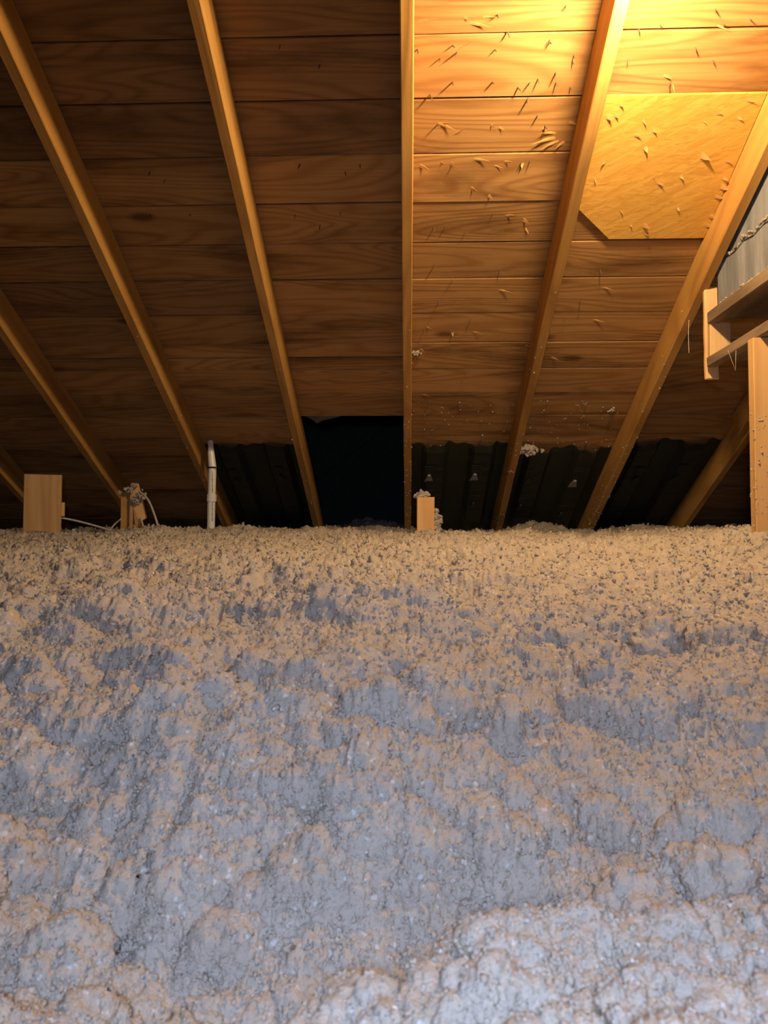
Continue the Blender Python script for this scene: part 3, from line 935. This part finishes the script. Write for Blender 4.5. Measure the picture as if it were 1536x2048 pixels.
# ------------------------------------------------------------------ white plastic pipe
YP = 4.18
pt, pb_ = at_y(424, 887, YP), at_y(421, 1075, YP)
pipe = empty('plastic_pipe', pb_, 'white plastic pipe with a coupling and black tie, rising from the insulation beside a rafter', 'pipe')
rel = lambda v: Vector(v)-Vector(pb_)
R_P = 0.0225
Vt, Ft = tube([rel(at_y(421, 1110, YP)), rel(at_y(423, 988, YP))], R_P, 20)
mesh_obj('lower_pipe', Vt, Ft, M_PVC, pipe, None, False)
Vt, Ft = tube([rel(at_y(423, 1000, YP)), rel(at_y(425, 935, YP)), rel(at_y(422, 905, YP)), rel(at_y(421, 884, YP+0.05))], [R_P, R_P, 0.019, 0.016], 20)
mesh_obj('upper_pipe', Vt, Ft, M_PVC, pipe, None, False)
Vt, Ft = tube([rel(at_y(423, 1003, YP)), rel(at_y(423.5, 989, YP))], R_P+0.005, 20)
mesh_obj('coupling', Vt, Ft, M_PVC, pipe, None, False)
Vt, Ft = tube([rel(at_y(424, 937, YP)), rel(at_y(424, 934, YP))], R_P+0.003, 16)
tie = mesh_obj('black_tie', Vt, Ft, M_TIE, pipe)
Vt, Ft = tube([rel(at_y(424, 935, YP-0.025)), rel(at_y(440, 934.5, YP-0.03))], 0.0022, 6)
mesh_obj('tie_tail', Vt, Ft, M_TIE, tie)
# row of tiny printed marks
Vm, Fm = [], []
for i in range(34):
    if i in (16, 17):
        continue
    y_ = 945 + i*2.9
    if 986 < y_ < 1005:
        continue
    c = rel(at_y(425, y_, YP))
    hh = rnd.uniform(0.0015, 0.003)
    for (dx, dz) in ((-0.0025, -hh), (0.0025, -hh), (0.0025, hh), (-0.0025, hh)):
        xx = 0.005 + dx
        Vm.append((c.x+xx, c.y - math.sqrt(max(0, R_P**2-(xx+0.001)**2)) - 0.0007, c.z+dz))
    k = len(Vm)-4
    Fm.append((k, k+1, k+2, k+3))
tag(mesh_obj('printed_marks', Vm, Fm, M_TIE, pipe), 'tiny black print', None, None, 'stuff')

# ------------------------------------------------------------------ chimney on its timber frame
XC = 2*SP + W_R/2 + 0.012
far_e = at_x(1436, 590, XC)
YF = far_e.y
zb = at_x(1438, 616, XC).z
YN = 1.15
ch = empty('chimney', (XC+0.2, (YF+YN)/2, zb), 'grey cement rendered chimney with a crack, resting on a timber frame', 'chimney')
def chim_block(z0f, z1f, name, inset=0.0):
    """block between two heights given as functions of y, rough outline"""
    ny = 24
    V, Fc = [], []
    for i in range(ny+1):
        y = YN + (YF-YN)*i/ny
        for (x, z) in ((XC+inset, z0f(y)), (XC+inset, z1f(y)), (XC+0.42, z1f(y)), (XC+0.42, z0f(y))):
            V.append((x - XC - 0.2, y-(YF+YN)/2, z-zb))
    for i in range(ny):
        for k in range(4):
            a, b_ = i*4+k, i*4+(k+1) % 4
            Fc.append((a, b_, b_+4, a+4))
    Fc += [(0, 3, 2, 1), (ny*4, ny*4+1, ny*4+2, ny*4+3)]
    return mesh_obj(name, V, Fc, M_CEMENT, ch)
def roofz(y):                                     # underside of the boards
    t = (y - O_R.y - DEP*ST)/CT
    return O_R.z + DEP*CT - t*ST
c1 = at_x(1462, 508, XC); c2 = at_x(1536, 441, XC)
def crack_z(y):
    # the crack runs along a mortar joint, nearly level, uneven
    return c1.z + (c2.z-c1.z)*(y-c1.y)/(c2.y-c1.y)*1.0 + 0.006*math.sin(y*37) + 0.004*math.sin(y*91+1)
cz = lambda y: max(zb+0.08, crack_z(y))
chim_block(lambda y: zb + 0.004*math.sin(y*50), lambda y: cz(y)-0.006, 'lower_course')
chim_block(lambda y: cz(y)+0.004, lambda y: max(cz(y)+0.02, roofz(y)-0.012), 'upper_course', 0.004)
# mortar squeezed out of the joint and along the foot
def mortar(zf, name, y0, y1, n_, rr, seed):
    rg2 = np.random.default_rng(seed)
    yy = rg2.uniform(y0, y1, n_)
    pts_ = np.stack([np.full(n_, XC - XC - 0.2) - rg2.uniform(-0.004, 0.003, n_), yy-(YF+YN)/2, np.array([zf(v) for v in yy])-zb + rg2.normal(0, rr*0.9, n_)], 1)
    V_, F_ = crumbs_mesh(pts_, rr*0.5, rr*1.3, seed)
    return tag(np_obj(name, V_, F_, M_MORTAR, ch), None, None, None, 'stuff')
mortar(lambda y: cz(y)+0.013, 'mortar_joint', YN+0.1, YF-0.03, 230, 0.0042, 71)
mortar(lambda y: zb+0.006, 'mortar_foot', YN+0.1, YF-0.01, 420, 0.0055, 72)

# frame: upper bearer, deck, lower bearer, end block, hanger strip
fr = empty('timber_platform', (XC, (YF+YN)/2, zb-0.3), 'weathered dark timber platform carrying the grey chimney', 'platform')
def frame_bar(name, p0, p1, w_, h_, mat, axis=1, seg=8, wob=0.0015):
    p0, p1 = Vector(p0), Vector(p1)
    c = (p0+p1)/2
    L = (p1-p0).length
    Vb, Fb = bar(L, w_, h_, 0.004, seg, wob, rnd, axis, 0.004)
    return mesh_obj(name, Vb, Fb, mat, fr, T3(c - Vector(fr.location)))
XB = XC - 0.012
u_t, u_b = at_x(1424, 641, XB-0.02).z, at_x(1424, 660, XB-0.02).z
YE = at_x(1416, 655, XB-0.02).y
h_u = max(0.04, u_t-u_b+0.012)
frame_bar('upper_bearer', (XB, YN, zb-0.006-h_u/2), (XB, YE, zb-0.006-h_u/2), 0.045, h_u, M_OLD)
frame_bar('deck_board', (XC+0.22, YN, zb-0.03), (XC+0.22, YE-0.03, zb-0.03), 0.40, 0.03, M_OLD)
l_t = at_x(1412, 716, XB-0.02).z; l_b = at_x(1412, 736, XB-0.02).z
lo_h = max(0.035, l_t-l_b)
zl = (l_t+l_b)/2
frame_bar('lower_bearer', (XB-0.004, YN, zl), (XB-0.004, YE+0.01, zl), 0.04, lo_h, M_OLD)
frame_bar('inner_bearer', (XC+0.10, YN, zl+0.012), (XC+0.10, YE-0.02, zl+0.012), 0.14, 0.03, M_OLD)
ub = zb-0.006-h_u
frame_bar('end_block', (XB+0.026, YE+0.005, (zl+lo_h/2)), (XB+0.026, YE+0.005, ub), 0.085, 0.03, M_STRIP, 2, 2)
s_t, s_b = at_y(1420, 573, YE+0.04), at_y(1418, 757, YE+0.04)
xs0, xs1 = at_y(1409, 660, YE+0.04).x, at_y(1436, 660, YE+0.04).x
frame_bar('hanger_strip', ((xs0+xs1)/2, YE+0.045, s_b.z), ((xs0+xs1)/2, YE+0.045, s_t.z), xs1-xs0, 0.022, M_STRIP, 2, 6)
# post under it
sl = at_y(1506, 690, 2.58)
bx = sl.x
post = empty('chimney_post', (bx+0.0445, 2.60, 0.0), 'pale upright stud dusted with insulation, holding up the chimney frame', 'post')
pz = zl - lo_h/2 - 0.002
Vb, Fb = bar(pz, 0.089, 0.042, 0.003, 8, 0.001, rnd, 2)
mesh_obj('post_body', Vb, Fb, M_POST, post, T3((0, 0, pz/2)))
pts = [(rnd.uniform(-0.044, 0.044), -0.0215, 0.62 + rnd.uniform(-0.02, 0.45)**1.0 if True else 0) for _ in range(70)]
pts += [(-0.045, rnd.uniform(-0.02, 0.02), rnd.uniform(0.62, 1.1)) for _ in range(30)]
V_, F_ = crumbs_mesh(pts, 0.0015, 0.0042, 81)
tag(np_obj('dust_crumbs', V_, F_, M_INS, post), 'insulation dust on the stud', None, None, 'stuff')

# ------------------------------------------------------------------ small clinging bits
x_, t_ = on_roof(1056, 893, DEP-0.02)
tag(tuft('insulation_tuft', MROOF @ Vector((x_, t_, DEP-0.045)), 0.045, 91, None, (1.5, 0.7, 0.5), 110), 'pale tuft of insulation clinging above a vent chute', 'fluff')
x_, t_ = on_roof(1224, 821, DEP-0.01)
tag(tuft('insulation_tuft', MROOF @ Vector((x_, t_, DEP-0.008)), 0.016, 92, None, (1.3, 0.8, 0.8), 30), 'small tuft stuck to the boards beside the rafter along the chimney', 'fluff')
x_, t_ = on_roof(830, 707, DEP-0.01)
tag(tuft('insulation_tuft', MROOF @ Vector((x_, t_, DEP-0.008)), 0.018, 93, None, (1.6, 0.8, 0.7), 36), 'small tuft stuck to the boards beside the speckled rafter', 'fluff')
# chute dust along the top edges and boards
pts = []
for _ in range(120):
    px, py = rnd.uniform(825, 1230), rnd.uniform(800, 905)
    x_, t_ = on_roof(px, py, DEP)
    pts.append((x_, t_, DEP-0.003))
V_, F_ = crumbs_mesh(pts, 0.0015, 0.0045, 95)
tag(np_obj('dust_crumbs', V_, F_, M_INS, ceiling), 'insulation dust on the boards', None, None, 'stuff')

def thread(pix, label):
    pts_ = [at_y(px, py, Y) for (px, py, Y) in pix]
    Vt, Ft = tube(pts_, 0.0008, 4)
    c = pts_[0]
    tag(mesh_obj('cobweb_thread', [Vector(v)-c for v in Vt], Ft, M_WEB, None, T3(c)), label, 'cobweb')
thread([(1378, 640, 2.75), (1377, 672, 2.75), (1378, 706, 2.75)], 'cobweb thread hanging below the rafter along the chimney')
thread([(1456, 700, 2.6), (1471, 741, 2.6), (1472, 700, 2.6)], 'cobweb thread hanging in a loop from the chimney frame')
